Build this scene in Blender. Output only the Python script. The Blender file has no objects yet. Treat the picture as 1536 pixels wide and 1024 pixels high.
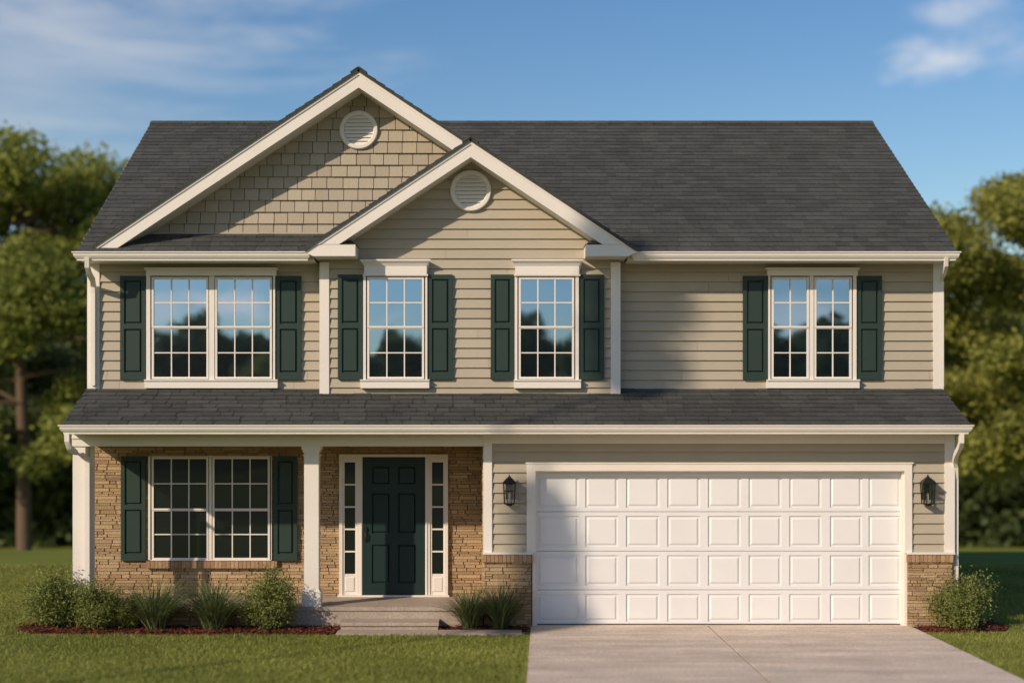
import bpy, math, random
import numpy as np
from mathutils import Vector
R = math.radians
random.seed(7); rng = np.random.default_rng(7)
scn = bpy.context.scene
COL = scn.collection

# ------------------------------------------------------------ camera
F = 2240.0; CAM_D = 20.0; CAM_H = 2.68; CU, CV = 734.0, 640.0
cam_d = bpy.data.cameras.new('camera'); cam = bpy.data.objects.new('camera', cam_d); COL.objects.link(cam)
cam.location = (0, -CAM_D, CAM_H); cam.rotation_euler = (R(90), 0, 0)
cam_d.sensor_width = 36; cam_d.lens = F/1536*36
cam_d.shift_x = (768-CU)/1536; cam_d.shift_y = (CV-512)/1536
cam_d.clip_start = .1; cam_d.clip_end = 3000
cam_d.dof.use_dof = True; cam_d.dof.focus_distance = 21.2; cam_d.dof.aperture_fstop = .42
scn.camera = cam
# ------------------------------------------------------------ light
LX, LY, LZ = 1.1, 1.0, -.78                       # the way the sunlight travels
elev = math.atan2(-LZ, math.hypot(LX, LY))
azim = math.atan2(-LX, -LY)
sd = bpy.data.lights.new('sun', 'SUN'); sun = bpy.data.objects.new('sun', sd); COL.objects.link(sun)
sd.energy = 4.0; sd.angle = R(1.0); sd.color = (1.0, .83, .64)
sun.rotation_euler = Vector((LX, LY, LZ)).to_track_quat('-Z', 'Y').to_euler()
scn.view_settings.view_transform = 'Standard'; scn.view_settings.look = 'None'
scn.view_settings.gamma = 1; scn.view_settings.exposure = .08
world = bpy.data.worlds.new('World'); scn.world = world; world.use_nodes = True
def build_world():
    nt = world.node_tree; N = nt.nodes; L = nt.links
    bg = N['Background']; bg.inputs[1].default_value = .10
    sky = N.new('ShaderNodeTexSky'); sky.sky_type = 'NISHITA'; sky.sun_disc = False
    sky.sun_elevation = elev; sky.sun_rotation = azim
    sky.air_density = 1.2; sky.dust_density = .35; sky.ozone_density = 2.2; sky.altitude = 200
    tc = N.new('ShaderNodeTexCoord')
    def noise(scale, detail, rough, stretch, dist=0.):
        mp = N.new('ShaderNodeMapping'); mp.inputs['Scale'].default_value = stretch
        L.new(tc.outputs['Generated'], mp.inputs[0])
        n = N.new('ShaderNodeTexNoise'); n.inputs['Scale'].default_value = scale
        n.inputs['Detail'].default_value = detail; n.inputs['Roughness'].default_value = rough
        n.inputs['Distortion'].default_value = dist
        L.new(mp.outputs[0], n.inputs['Vector']); return n.outputs[0]
    def math_(op, a, b=None, c=None):
        m = N.new('ShaderNodeMath'); m.operation = op
        for i, x in enumerate((a, b, c)):
            if x is None: continue
            if isinstance(x, (int, float)): m.inputs[i].default_value = x
            else: L.new(x, m.inputs[i])
        return m.outputs[0]
    def blob(d, r, sq):
        d = Vector(d).normalized()
        s = N.new('ShaderNodeVectorMath'); s.operation = 'SUBTRACT'; L.new(tc.outputs['Generated'], s.inputs[0]); s.inputs[1].default_value = d
        m = N.new('ShaderNodeVectorMath'); m.operation = 'MULTIPLY'; L.new(s.outputs[0], m.inputs[0]); m.inputs[1].default_value = (1/r, 1/r, sq/r)
        l = N.new('ShaderNodeVectorMath'); l.operation = 'LENGTH'; L.new(m.outputs[0], l.inputs[0])
        return math_('SUBTRACT', 1.0, l.outputs['Value'])
    def smooth(x, a, b):
        mr = N.new('ShaderNodeMapRange'); mr.interpolation_type = 'SMOOTHSTEP'
        L.new(x, mr.inputs[0]); mr.inputs[1].default_value = a; mr.inputs[2].default_value = b
        return mr.outputs[0]
    puff = noise(14, 8, .6, (1, 1, 2.4), .3)
    wisp = noise(5, 7, .62, (1, 1, 5.5), .6)
    D = lambda u, v: ((u-CU)/F, 1, (CV-v)/F)
    parts = []
    def add(b, n, gain, lo, hi, amp):
        x = math_('MULTIPLY_ADD', n, gain, math_('SUBTRACT', b, gain*.5))
        parts.append(math_('MULTIPLY', smooth(x, lo, hi), amp))
    add(blob(D(1405, 88), .055, 2.4), puff, 2.2, .2, 1.1, .42)
    add(blob(D(1505, 60), .06, 1.6), puff, 2.2, .3, 1.3, .22)
    add(blob(D(1440, 10), .05, 2.4), puff, 2.2, .25, 1.2, .28)
    add(blob(D(110, 60), .24, 2.4), wisp, 2.6, .15, 1.3, .27)
    add(blob(D(40, 90), .22, 1.5), wisp, 1.6, .2, 1.2, .22)
    add(blob((-.165, -1, .086), .036, 1.9), puff, 4.2, .25, .95, 1.)
    add(blob((-.225, -1, .078), .035, 1.3), puff, 2.6, .3, .9, .6)
    add(blob((.20, -1, .075), .06, 1.6), puff, 2.6, .3, .9, .5)
    add(blob((-.5, -1, .25), .5, 1.6), puff, 3.0, .2, 1.1, .8)
    add(blob((.6, -1, .3), .5, 1.6), puff, 3.0, .3, 1.1, .8)
    tot = parts[0]
    for p in parts[1:]: tot = math_('MAXIMUM', tot, p)
    hs = N.new('ShaderNodeHueSaturation'); hs.inputs['Saturation'].default_value = 1.3; hs.inputs['Hue'].default_value = .509; L.new(sky.outputs[0], hs.inputs['Color'])
    mix = N.new('ShaderNodeMix'); mix.data_type = 'RGBA'
    L.new(tot, mix.inputs['Factor']); L.new(hs.outputs[0], mix.inputs['A']); mix.inputs['B'].default_value = (12.0, 10.6, 9.0, 1)
    L.new(mix.outputs['Result'], bg.inputs[0])
build_world()

# ------------------------------------------------------------ helpers: pixels of the 1536 px frame to metres on a plane
def PX(u, y): return (u-CU)*(CAM_D+y)/F
def PZ(v, y): return CAM_H+(CV-v)*(CAM_D+y)/F

class MB:
    def __init__(s): s.v = []; s.f = []; s.t = []
    def add(s, vs, fs, t=.5):
        b = len(s.v); s.v += [tuple(p) for p in vs]
        for f in fs: s.f.append([b+i for i in f]); s.t.append(t)
    def box(s, x0, x1, y0, y1, z0, z1, t=.5):
        s.add([(x0,y0,z0),(x1,y0,z0),(x1,y1,z0),(x0,y1,z0),(x0,y0,z1),(x1,y0,z1),(x1,y1,z1),(x0,y1,z1)],
              [(0,3,2,1),(4,5,6,7),(0,1,5,4),(1,2,6,5),(2,3,7,6),(3,0,4,7)], t)
    def prism_y(s, pts, y0, y1, t=.5):          # pts (x,z) extruded along y
        n = len(pts); vs = [(p[0], y0, p[1]) for p in pts]+[(p[0], y1, p[1]) for p in pts]
        s.add(vs, [list(range(n)), list(range(2*n-1, n-1, -1))]+[(i, n+i, n+(i+1)%n, (i+1)%n) for i in range(n)], t)
    def prism_x(s, pts, x0, x1, t=.5, inset=None):   # pts (y,z) extruded along x
        n = len(pts); ins = inset or [0]*n
        vs = [(x0+ins[i], p[0], p[1]) for i, p in enumerate(pts)]+[(x1-ins[i], p[0], p[1]) for i, p in enumerate(pts)]
        s.add(vs, [list(range(n)), list(range(2*n-1, n-1, -1))]+[(i, n+i, n+(i+1)%n, (i+1)%n) for i in range(n)], t)
    def prism_z(s, pts, z0, z1, t=.5):
        n = len(pts); vs = [(p[0], p[1], z0) for p in pts]+[(p[0], p[1], z1) for p in pts]
        s.add(vs, [list(range(n)), list(range(2*n-1, n-1, -1))]+[(i, n+i, n+(i+1)%n, (i+1)%n) for i in range(n)], t)
    def frustum(s, a, b, t=.5):                 # a, b = (x0,x1,z0,z1,y): raised panel, b in front
        vs = [(a[0],a[4],a[2]),(a[1],a[4],a[2]),(a[1],a[4],a[3]),(a[0],a[4],a[3]),(b[0],b[4],b[2]),(b[1],b[4],b[2]),(b[1],b[4],b[3]),(b[0],b[4],b[3])]
        s.add(vs, [(4,5,6,7),(0,1,5,4),(1,2,6,5),(2,3,7,6),(3,0,4,7)], t)
    def tube(s, pts, rad, n=8, t=.5, sx=1., flat=None):
        pts = [Vector(p) for p in pts]; rings = []
        for i, p in enumerate(pts):
            d = (pts[min(i+1, len(pts)-1)]-pts[max(i-1, 0)]).normalized()
            a = d.cross(Vector((0, 1, .01)) if abs(d.y) < .9 else Vector((1, 0, 0))).normalized(); b = d.cross(a)
            r = rad[i] if isinstance(rad, (list, tuple)) else rad
            if flat: ang = [math.pi/4+k*math.pi/2 for k in range(4)]
            else: ang = [2*math.pi*k/n for k in range(n)]
            rings.append([p+a*math.cos(q)*r*sx+b*math.sin(q)*r for q in ang])
        m = len(rings[0]); vs = [q for r in rings for q in r]; fs = []
        for i in range(len(rings)-1):
            for k in range(m): fs.append((i*m+k, i*m+(k+1)%m, (i+1)*m+(k+1)%m, (i+1)*m+k))
        fs.append(tuple(range(m))); fs.append(tuple(range(len(vs)-1, len(vs)-m-1, -1)))
        s.add(vs, fs, t)
    def build(s, name, mat, parent=None, smooth=False, recalc=True):
        me = bpy.data.meshes.new(name); me.from_pydata(s.v, [], s.f); me.update()
        if recalc:
            import bmesh
            bm = bmesh.new(); bm.from_mesh(me); bmesh.ops.recalc_face_normals(bm, faces=bm.faces); bm.to_mesh(me); bm.free()
        a = me.attributes.new('tint', 'FLOAT', 'FACE'); a.data.foreach_set('value', s.t)
        me.materials.append(mat)
        if smooth: me.polygons.foreach_set('use_smooth', [True]*len(me.polygons))
        o = bpy.data.objects.new(name, me); COL.objects.link(o)
        if parent: o.parent = parent
        return o

def fast(name, verts, quads, tint, mat, parent=None, link=True):
    me = bpy.data.meshes.new(name); nv = len(verts); nf = len(quads); k = quads.shape[1]
    me.vertices.add(nv); me.vertices.foreach_set('co', np.ascontiguousarray(verts, np.float32).ravel())
    me.loops.add(nf*k); me.loops.foreach_set('vertex_index', np.ascontiguousarray(quads, np.int32).ravel())
    me.polygons.add(nf); me.polygons.foreach_set('loop_start', np.arange(nf, dtype=np.int32)*k)
    me.polygons.foreach_set('loop_total', np.full(nf, k, np.int32))
    me.update(calc_edges=True)
    a = me.attributes.new('tint', 'FLOAT', 'FACE'); a.data.foreach_set('value', np.ascontiguousarray(tint, np.float32))
    me.materials.append(mat)
    o = bpy.data.objects.new(name, me)
    if link: COL.objects.link(o)
    if parent: o.parent = parent
    return o

def clip(poly, a, b, c):                        # keep a*s+b*t >= c
    out = []
    for i in range(len(poly)):
        p, q = poly[i], poly[(i+1) % len(poly)]
        dp = a*p[0]+b*p[1]-c; dq = a*q[0]+b*q[1]-c
        if dp >= 0: out.append(p)
        if (dp >= 0) != (dq >= 0):
            k = dp/(dp-dq); out.append((p[0]+k*(q[0]-p[0]), p[1]+k*(q[1]-p[1])))
    return out
def area(p): return abs(sum(p[i][0]*p[(i+1) % len(p)][1]-p[(i+1) % len(p)][0]*p[i][1] for i in range(len(p))))/2

def tiles(M, poly, frame, ts, widths, tb, tt, gap=0., jit=0., tint=(.3, .7), chamfer=0., split=0.):
    O, U, V, N = [Vector(q) for q in frame]
    smin = min(p[0] for p in poly); smax = max(p[0] for p in poly)
    def cell(t0, t1, s0, s1):
        c = clip(clip(clip(clip(poly, 0, 1, t0), 0, -1, -t1), 1, 0, s0), -1, 0, -s1)
        if len(c) < 3 or area(c) < 4e-5: return
        j = random.uniform(-jit, jit); tn = random.uniform(*tint)
        cx = sum(p[0] for p in c)/len(c); cy = sum(p[1] for p in c)/len(c)
        def off(t): return tb+(tt-tb)*(t-t0)/(t1-t0)+j
        n = len(c); top = []; base = []
        for p in c:
            q = p
            if chamfer:
                dx, dy = cx-p[0], cy-p[1]; l = math.hypot(dx, dy) or 1
                k = min(chamfer*1.3/l, .45); q = (p[0]+dx*k, p[1]+dy*k)
            top.append(O+U*q[0]+V*q[1]+N*off(q[1])); base.append(O+U*p[0]+V*p[1])
        M.add(top+base, [list(range(n))]+[(i, n+i, n+(i+1) % n, (i+1) % n) for i in range(n)], tn)
    for i in range(len(ts)-1):
        t0, t1 = ts[i], ts[i+1]
        if widths is None: cell(t0, t1, smin-1, smax+1); continue
        s = smin-random.uniform(0, widths[1])
        while s < smax:
            w = random.uniform(*widths)
            g = gap/2
            if split and random.random() < split and t1-t0 > .06:
                m = t0+(t1-t0)*random.uniform(.35, .65)
                cell(t0+g, m-g, s+g, s+w-g); cell(m+g, t1-g, s+g, s+w-g)
            else: cell(t0+(g if chamfer else 0), t1-(g if chamfer else 0), s+g, s+w-g)
            s += w

def slab(M, poly, frame, n0, n1, t=.5):
    O, U, V, N = [Vector(q) for q in frame]; n = len(poly)
    vs = [O+U*p[0]+V*p[1]+N*n0 for p in poly]+[O+U*p[0]+V*p[1]+N*n1 for p in poly]
    M.add(vs, [list(range(n)), list(range(2*n-1, n-1, -1))]+[(i, n+i, n+(i+1) % n, (i+1) % n) for i in range(n)], t)

def frange(a, b, s, jit=0):
    out = [a]
    while out[-1] < b: out.append(out[-1]+(s if not jit else random.uniform(s-jit, s+jit)))
    return out

# ------------------------------------------------------------ materials
def mat(name, c0, c1=None, rough=.7, nscale=8., namt=.25, bump=.0, bscale=60., stretch=(1, 1, 1), spec=.3, tintw=1., dirt=0., coat=0.):
    """colour between c0 and c1 by the per-piece tint attribute, mottled by noise, with a fine bump"""
    m = bpy.data.materials.new(name); m.use_nodes = True; nt = m.node_tree; N = nt.nodes; L = nt.links
    b = N['Principled BSDF']; b.inputs['Roughness'].default_value = rough; b.inputs['Specular IOR Level'].default_value = spec
    if coat: b.inputs['Coat Weight'].default_value = coat; b.inputs['Coat Roughness'].default_value = .25
    c1 = c1 or c0
    geo = N.new('ShaderNodeTexCoord'); mp = N.new('ShaderNodeMapping'); mp.inputs['Scale'].default_value = stretch; L.new(geo.outputs['Object'], mp.inputs[0])
    at = N.new('ShaderNodeAttribute'); at.attribute_name = 'tint'
    n = N.new('ShaderNodeTexNoise'); n.inputs['Scale'].default_value = nscale; n.inputs['Detail'].default_value = 6; n.inputs['Roughness'].default_value = .62; L.new(mp.outputs[0], n.inputs['Vector'])
    ma = N.new('ShaderNodeMath'); ma.operation = 'MULTIPLY_ADD'; L.new(n.outputs[0], ma.inputs[0]); ma.inputs[1].default_value = namt*2; 
    mb = N.new('ShaderNodeMath'); mb.operation = 'MULTIPLY_ADD'; L.new(at.outputs['Fac'], mb.inputs[0]); mb.inputs[1].default_value = tintw; mb.inputs[2].default_value = .5-.5*tintw-namt
    L.new(mb.outputs[0], ma.inputs[2]); ma.use_clamp = True
    mx = N.new('ShaderNodeMix'); mx.data_type = 'RGBA'; L.new(ma.outputs[0], mx.inputs['Factor'])
    mx.inputs['A'].default_value = (*c0, 1); mx.inputs['B'].default_value = (*c1, 1)
    out = mx.outputs['Result']
    if dirt:
        n3 = N.new('ShaderNodeTexNoise'); n3.inputs['Scale'].default_value = 1.3; n3.inputs['Detail'].default_value = 8; L.new(geo.outputs['Object'], n3.inputs['Vector'])
        mr = N.new('ShaderNodeMapRange'); L.new(n3.outputs[0], mr.inputs[0]); mr.inputs[1].default_value = .45; mr.inputs[2].default_value = .75; mr.inputs[3].default_value = 0; mr.inputs[4].default_value = dirt
        m2 = N.new('ShaderNodeMix'); m2.data_type = 'RGBA'; L.new(mr.outputs[0], m2.inputs['Factor']); L.new(out, m2.inputs['A'])
        m2.inputs['B'].default_value = (c0[0]*.6, c0[1]*.58, c0[2]*.55, 1); out = m2.outputs['Result']
    L.new(out, b.inputs['Base Color'])
    if bump:
        n2 = N.new('ShaderNodeTexNoise'); n2.inputs['Scale'].default_value = bscale; n2.inputs['Detail'].default_value = 5; L.new(mp.outputs[0], n2.inputs['Vector'])
        bp = N.new('ShaderNodeBump'); bp.inputs['Strength'].default_value = bump; bp.inputs['Distance'].default_value = .02
        L.new(n2.outputs[0], bp.inputs['Height']); L.new(bp.outputs[0], b.inputs['Normal'])
    return m
def speckle(m, scale, amt, stretch=(1, 1, 1)):
    nt = m.node_tree; N = nt.nodes; L = nt.links; b = N['Principled BSDF']; src = b.inputs['Base Color'].links[0].from_socket
    tc = N.new('ShaderNodeTexCoord'); mp = N.new('ShaderNodeMapping'); mp.inputs['Scale'].default_value = stretch; L.new(tc.outputs['Object'], mp.inputs[0])
    n = N.new('ShaderNodeTexNoise'); n.inputs['Scale'].default_value = scale; n.inputs['Detail'].default_value = 4; n.inputs['Roughness'].default_value = .7; L.new(mp.outputs[0], n.inputs['Vector'])
    mr = N.new('ShaderNodeMapRange'); L.new(n.outputs[0], mr.inputs[0]); mr.inputs[1].default_value = .3; mr.inputs[2].default_value = .7; mr.inputs[3].default_value = 1-amt; mr.inputs[4].default_value = 1+amt*.6
    v = N.new('ShaderNodeVectorMath'); v.operation = 'SCALE'; L.new(src, v.inputs[0]); L.new(mr.outputs[0], v.inputs['Scale']); L.new(v.outputs[0], b.inputs['Base Color'])
def leafmat(name, c0, c1, trans=.45):
    m = mat(name, c0, c1, rough=.55, nscale=1.5, namt=.2, spec=.25); nt = m.node_tree; N = nt.nodes; L = nt.links
    b = N['Principled BSDF']; src = b.inputs['Base Color'].links[0].from_socket
    tr = N.new('ShaderNodeBsdfTranslucent'); L.new(src, tr.inputs[0]); mx = N.new('ShaderNodeMixShader'); mx.inputs[0].default_value = trans
    L.new(b.outputs[0], mx.inputs[1]); L.new(tr.outputs[0], mx.inputs[2]); L.new(mx.outputs[0], N['Material Output'].inputs[0]); return m
def glassmat(name, refl, tintc=(1, 1, 1), dark=(.006, .010, .010)):
    m = bpy.data.materials.new(name); m.use_nodes = True; nt = m.node_tree; N = nt.nodes; L = nt.links
    b = N['Principled BSDF']; b.inputs['Base Color'].default_value = (*dark, 1); b.inputs['Roughness'].default_value = .3
    g = N.new('ShaderNodeBsdfGlossy'); g.inputs['Roughness'].default_value = .015; g.inputs['Color'].default_value = (*tintc, 1)
    tc = N.new('ShaderNodeTexCoord'); n = N.new('ShaderNodeTexNoise'); n.inputs['Scale'].default_value = 1.6; n.inputs['Detail'].default_value = 1; L.new(tc.outputs['Object'], n.inputs['Vector'])
    bp = N.new('ShaderNodeBump'); bp.inputs['Strength'].default_value = .06; bp.inputs['Distance'].default_value = .02; L.new(n.outputs[0], bp.inputs['Height']); L.new(bp.outputs[0], g.inputs['Normal'])
    mx = N.new('ShaderNodeMixShader'); mx.inputs[0].default_value = refl; L.new(b.outputs[0], mx.inputs[1]); L.new(g.outputs[0], mx.inputs[2]); L.new(mx.outputs[0], N['Material Output'].inputs[0]); return m
M_SIDING = mat('vinyl_siding', (.40, .345, .262), (.455, .395, .303), .6, 3, .12, .25, 90, (.15, 1, 2), dirt=.12)
M_SHAKE = mat('shake_siding', (.35, .297, .222), (.455, .39, .297), .7, 5, .2, .3, 70, (1, 1, .2), dirt=.12)
M_TRIM = mat('cream_trim_paint', (.74, .68, .61), (.81, .75, .68), .5, 2, .2, .1, 30, dirt=.12)
M_DOORW = mat('white_garage_paint', (.75, .735, .725), (.79, .775, .765), .42, 1.5, .2, .12, 160, (.2, 1, 2.5), dirt=.10)
M_ROOF = mat('asphalt_shingle', (.060, .062, .058), (.122, .124, .116), .92, 55, .42, .9, 110, tintw=.52, dirt=.3, spec=.2)
M_UNDER = mat('roof_underlay', (.02, .018, .018), rough=.95)
M_GREEN = mat('green_shutter_paint', (.024, .043, .035), (.032, .054, .044), .45, 4, .2, .15, 60)
M_DOORG = mat('dark_teal_door_paint', (.012, .029, .027), (.016, .035, .032), .4, 4, .2, .1, 60)
M_STONE = mat('tan_ledge_stone', (.33, .215, .115), (.53, .37, .215), .85, 14, .16, .8, 45, (1, 1, 1.6), dirt=.1)
M_MORTAR = mat('mortar', (.20, .135, .08), (.26, .18, .11), .95, 20, .3)
M_BRICK = mat('sill_brick', (.31, .18, .10), (.46, .30, .17), .85, 14, .2, .6, 60)
M_CONC = mat('concrete', (.33, .265, .21), (.52, .43, .35), .9, 3, .35, .35, 90, dirt=.3)
M_DRIVE = mat('driveway_concrete', (.56, .455, .36), (.86, .71, .575), .88, 1.6, .5, .5, 120, (.5, 1.6, 1), dirt=.35)
M_BLACK = mat('black_metal', (.012, .011, .010), rough=.4, spec=.5)
M_ASPH = mat('asphalt', (.045, .045, .045), (.06, .06, .058), .9, 40, .3, .4, 200)
M_MULCH = mat('mulch', (.05, .015, .009), (.24, .065, .035), .9, 30, .3, .5, 60)
M_BARK = mat('bark', (.085, .055, .035), (.17, .115, .075), .9, 5, .3, .8, 10, (1, 1, .3))
M_STEM = mat('shrub_stem', (.05, .035, .02), rough=.9)
M_LEAF = [leafmat('tree_leaves_mid', (.13, .165, .035), (.36, .38, .08)), leafmat('tree_leaves_olive', (.13, .155, .035), (.38, .37, .08)), leafmat('tree_leaves_dark', (.06, .09, .03), (.17, .21, .07))]
M_SHRUB = leafmat('shrub_leaves', (.09, .12, .025), (.30, .33, .09), .3)
M_BLADE = leafmat('ornamental_grass_blades', (.07, .10, .03), (.27, .31, .13), .3)
M_LAWN = leafmat('lawn_blades', (.15, .17, .035), (.36, .37, .09), .35)
M_GLASS = glassmat('upper_window_glass', .56, (.50, .68, .98))
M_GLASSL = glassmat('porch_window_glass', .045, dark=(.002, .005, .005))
M_LAMP = glassmat('lantern_glass', .12, dark=(.12, .11, .10))

speckle(M_DRIVE, 30, .28); speckle(M_DRIVE, 1.1, .22, (.35, 3.2, 1)); speckle(M_CONC, 35, .3); speckle(M_ROOF, 22, .22)
def tag(o, label=None, cat=None, group=None, kind=None):
    if label: o['label'] = label
    if cat: o['category'] = cat
    if group: o['group'] = group
    if kind: o['kind'] = kind
    return o
def empty(name, loc=(0, 0, 0), rz=0.):
    o = bpy.data.objects.new(name, None); COL.objects.link(o); o.location = loc; o.rotation_euler.z = rz; o.empty_display_size = .3; return o
def copy_tree(o, parent=None):
    c = o.copy(); COL.objects.link(c); c.parent = parent
    for ch in list(o.children): copy_tree(ch, c)
    return c

# ------------------------------------------------------------ the setting
def ground_z(x, y):
    if y < 7: return 0.
    k = min((y-7)/45, 1); return -3.1*(k*k*(3-2*k))
def lawnmat():
    m = mat('lawn_ground', (.12, .15, .03), (.29, .31, .07), .95, 40, .5, .6, 80, spec=.03); nt = m.node_tree; N = nt.nodes; L = nt.links
    b = N['Principled BSDF']; src = b.inputs['Base Color'].links[0].from_socket
    tc = N.new('ShaderNodeTexCoord'); n = N.new('ShaderNodeTexNoise'); n.inputs['Scale'].default_value = .16; n.inputs['Detail'].default_value = 5; L.new(tc.outputs['Object'], n.inputs['Vector'])
    mr = N.new('ShaderNodeMapRange'); L.new(n.outputs[0], mr.inputs[0]); mr.inputs[1].default_value = .35; mr.inputs[2].default_value = .65
    mx = N.new('ShaderNodeMix'); mx.data_type = 'RGBA'; mx.blend_type = 'MULTIPLY'; mx.inputs['Factor'].default_value = .55; L.new(src, mx.inputs['A'])
    cr = N.new('ShaderNodeMix'); cr.data_type = 'RGBA'; L.new(mr.outputs[0], cr.inputs['Factor']); cr.inputs['A'].default_value = (.55, .62, .6, 1); cr.inputs['B'].default_value = (1.1, 1.05, .9, 1)
    L.new(cr.outputs['Result'], mx.inputs['B']); L.new(mx.outputs['Result'], b.inputs['Base Color']); return m
M_GROUND = lawnmat()
g = MB()
xs = [-1200, -400, -150, -80, -40, -20, -10, 0, 10, 20, 40, 80, 150, 400, 1200]
ys = [-1200, -400, -150, -60, -20, 0, 7]+[7+i*3 for i in range(1, 16)]+[60, 80, 120, 200, 400, 1200]
gv = [(x, y, ground_z(x, y)) for y in ys for x in xs]
gf = [(j*len(xs)+i, j*len(xs)+i+1, (j+1)*len(xs)+i+1, (j+1)*len(xs)+i) for j in range(len(ys)-1) for i in range(len(xs)-1)]
g.add(gv, gf); tag(g.build('lawn', M_GROUND, smooth=True), kind='structure')
g = MB()                                            # driveway, two slabs with a joint between
XL, XM, XR = .56, 2.93, 5.63
for a0, a1, b0, b1 in ((XL, XM-.014, .30, XM-.014), (XM+.014, XR, XM+.014, XR)):
    for (y0, y1) in ((-.05+.17, -7.0), (-7.02, -14.0), (-14.02, -21.5)):
        k0 = (-y0)/21.5; k1 = (-y1)/21.5
        if a0 == XL:
            e0 = .56-.27*max(0, min(1, -y0/7)); e1 = .56-.27*max(0, min(1, -y1/7))
        else: e0 = e1 = a0
        g.prism_z([(e0, y0), (a1, y0), (a1, y1), (e1, y1)], -.06, .022)
g.box(XL+.02, XM-.03, -21.5, .12, -.07, .012); g.box(XM+.03, XR, -21.5, .12, -.07, .012)
dw = tag(g.build('driveway', M_DRIVE), kind='structure')
g = MB(); g.box(XM-.029, XM+.029, -21.4, .1, -.05, .004); g.build('joint_filler', M_ASPH, dw)
g = MB(); g.box(-600, 600, -30, -21.6, -.1, .004); tag(g.build('road', M_ASPH), kind='structure')
g = MB()
g.box(PX(505, -.7), .42, -.80, -.46, -.05, .03)
tag(g.build('walkway', M_CONC), kind='structure')

# ------------------------------------------------------------ the house
H = tag(empty('house'), 'two storey tan sided house with dark shingle roof, stone porch and white garage door', 'house')
YG, YU, YB, YP = 0., .75, .55, 1.2            # planes: garage and porch front, upper wall, bump-out, porch wall
XW0, XW1 = PX(134, YU), PX(1412, YU)
def part(mb, name, m, label=None, smooth=False, parent=None):
    o = mb.build(name, m, parent or H, smooth)
    if label: o['label'] = label
    return o
FRONT = lambda y: ((0, y, 0), (1, 0, 0), (0, 0, 1), (0, -1, 0))
def rect(x0, x1, z0, z1): return [(x0, z0), (x1, z0), (x1, z1), (x0, z1)]

# core walls (side and back of the house)
m = MB()
m.box(XW0+.03, XW1-.03, YU+.02, 8.5, 2.6, 4.96)
m.box(-5.56, 6.25, YP+.1, 8.5, -.3, 2.6)
m.box(.02, 6.20, .14, YP+.1, 2.2, 2.6)
part(m, 'wall_core', M_SIDING)
for s, x in ((-1, XW0+.03), (1, XW1-.03)):     # gable end walls with lap boards
    m = MB(); fr = ((x, 0, 0), (0, 1, 0), (0, 0, 1), (s, 0, 0))
    if s < 0: fr = ((x, 0, 0), (0, 1, 0), (0, 0, 1), (-1, 0, 0))
    tiles(m, [(YU, 2.6), (8.5, 2.6), (8.5, 5.2), (4.67, 7.5), (YU, 5.2)], fr, frange(2.6, 7.6, .136), None, .016, .002)
    tiles(m, rect(YP, 8.5, .2, 2.6), fr, frange(.2, 2.6, .136), None, .016, .002)
    part(m, 'side_wall', M_SIDING)

Z_SOF = 4.94
CH = .1362
def front_siding(poly, y, z0, z1, name, label=None):
    m = MB(); tiles(m, poly, FRONT(y), frange(z0, z1, CH), (2.4, 3.7), .026, .000, gap=.003, jit=.0008, tint=(.25, .75)); return part(m, name, M_SIDING, label)
front_siding(rect(XW0, PX(482, YU)+.05, 3.0, Z_SOF+.05), YU, 3.06, 5.1, 'siding_wall')
front_siding(rect(PX(928, YU)-.05, XW1, 3.0, Z_SOF+.05), YU, 3.06, 5.1, 'siding_wall')
# bump-out with its gable
SXC, SXA, SXB = PX(706, .1), PX(455, .1), PX(957, .1)
SZP, SZF = PZ(208, .1), PZ(374, .1)
sl_s = (SZP-SZF)/(SXC-SXA)
BX0, BX1 = PX(482, YB), PX(928, YB)
poly = [(BX0, 2.95), (BX1, 2.95), (BX1, SZF+.02), (SXC+(BX1-SXC), SZP-sl_s*(BX1-SXC)-.06), (SXC, SZP-.06), (BX0, SZP-sl_s*(SXC-BX0)-.06)]
poly = [(BX0, 2.95), (BX1, 2.95), (BX1, SZP-sl_s*(BX1-SXC)-.06), (SXC, SZP-.06), (BX0, SZP-sl_s*(SXC-BX0)-.06)]
front_siding(poly, YB, 2.95, 6.6, 'gable_wall', 'lap sided gable wall')
m = MB()
m.prism_y(poly, YB+.004, YU+.3); part(m, 'wall_core', M_SIDING)
# big gable with shakes
GXC, GZP = PX(538, .3), PZ(104, .3)
GXA = PX(136, .3); GZF = PZ(371, .3); sl_g = (GZP-GZF)/(GXC-GXA); GXB = 2*GXC-GXA
m = MB()
gp = [(GXA, 5.2), (GXB, 5.2), (GXC, GZP-.07)]
gp = clip(gp, -1, 0, -.6)
tiles(m, gp, FRONT(YU), frange(5.335, 7.6, .163), (.185, .225), .032, .006, gap=.009, jit=.003, tint=(.15, .85))
part(m, 'gable_wall', M_SHAKE, 'shake covered upper gable wall')
m = MB(); m.prism_y(gp, YU+.004, YU+.1); part(m, 'wall_core', M_UNDER)
m = MB(); m.box(PX(205, YU), PX(530, YU), YU-.035, YU-.028+.02, 5.33, 5.375); part(m, 'gable_base_trim', M_SIDING)

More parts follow.
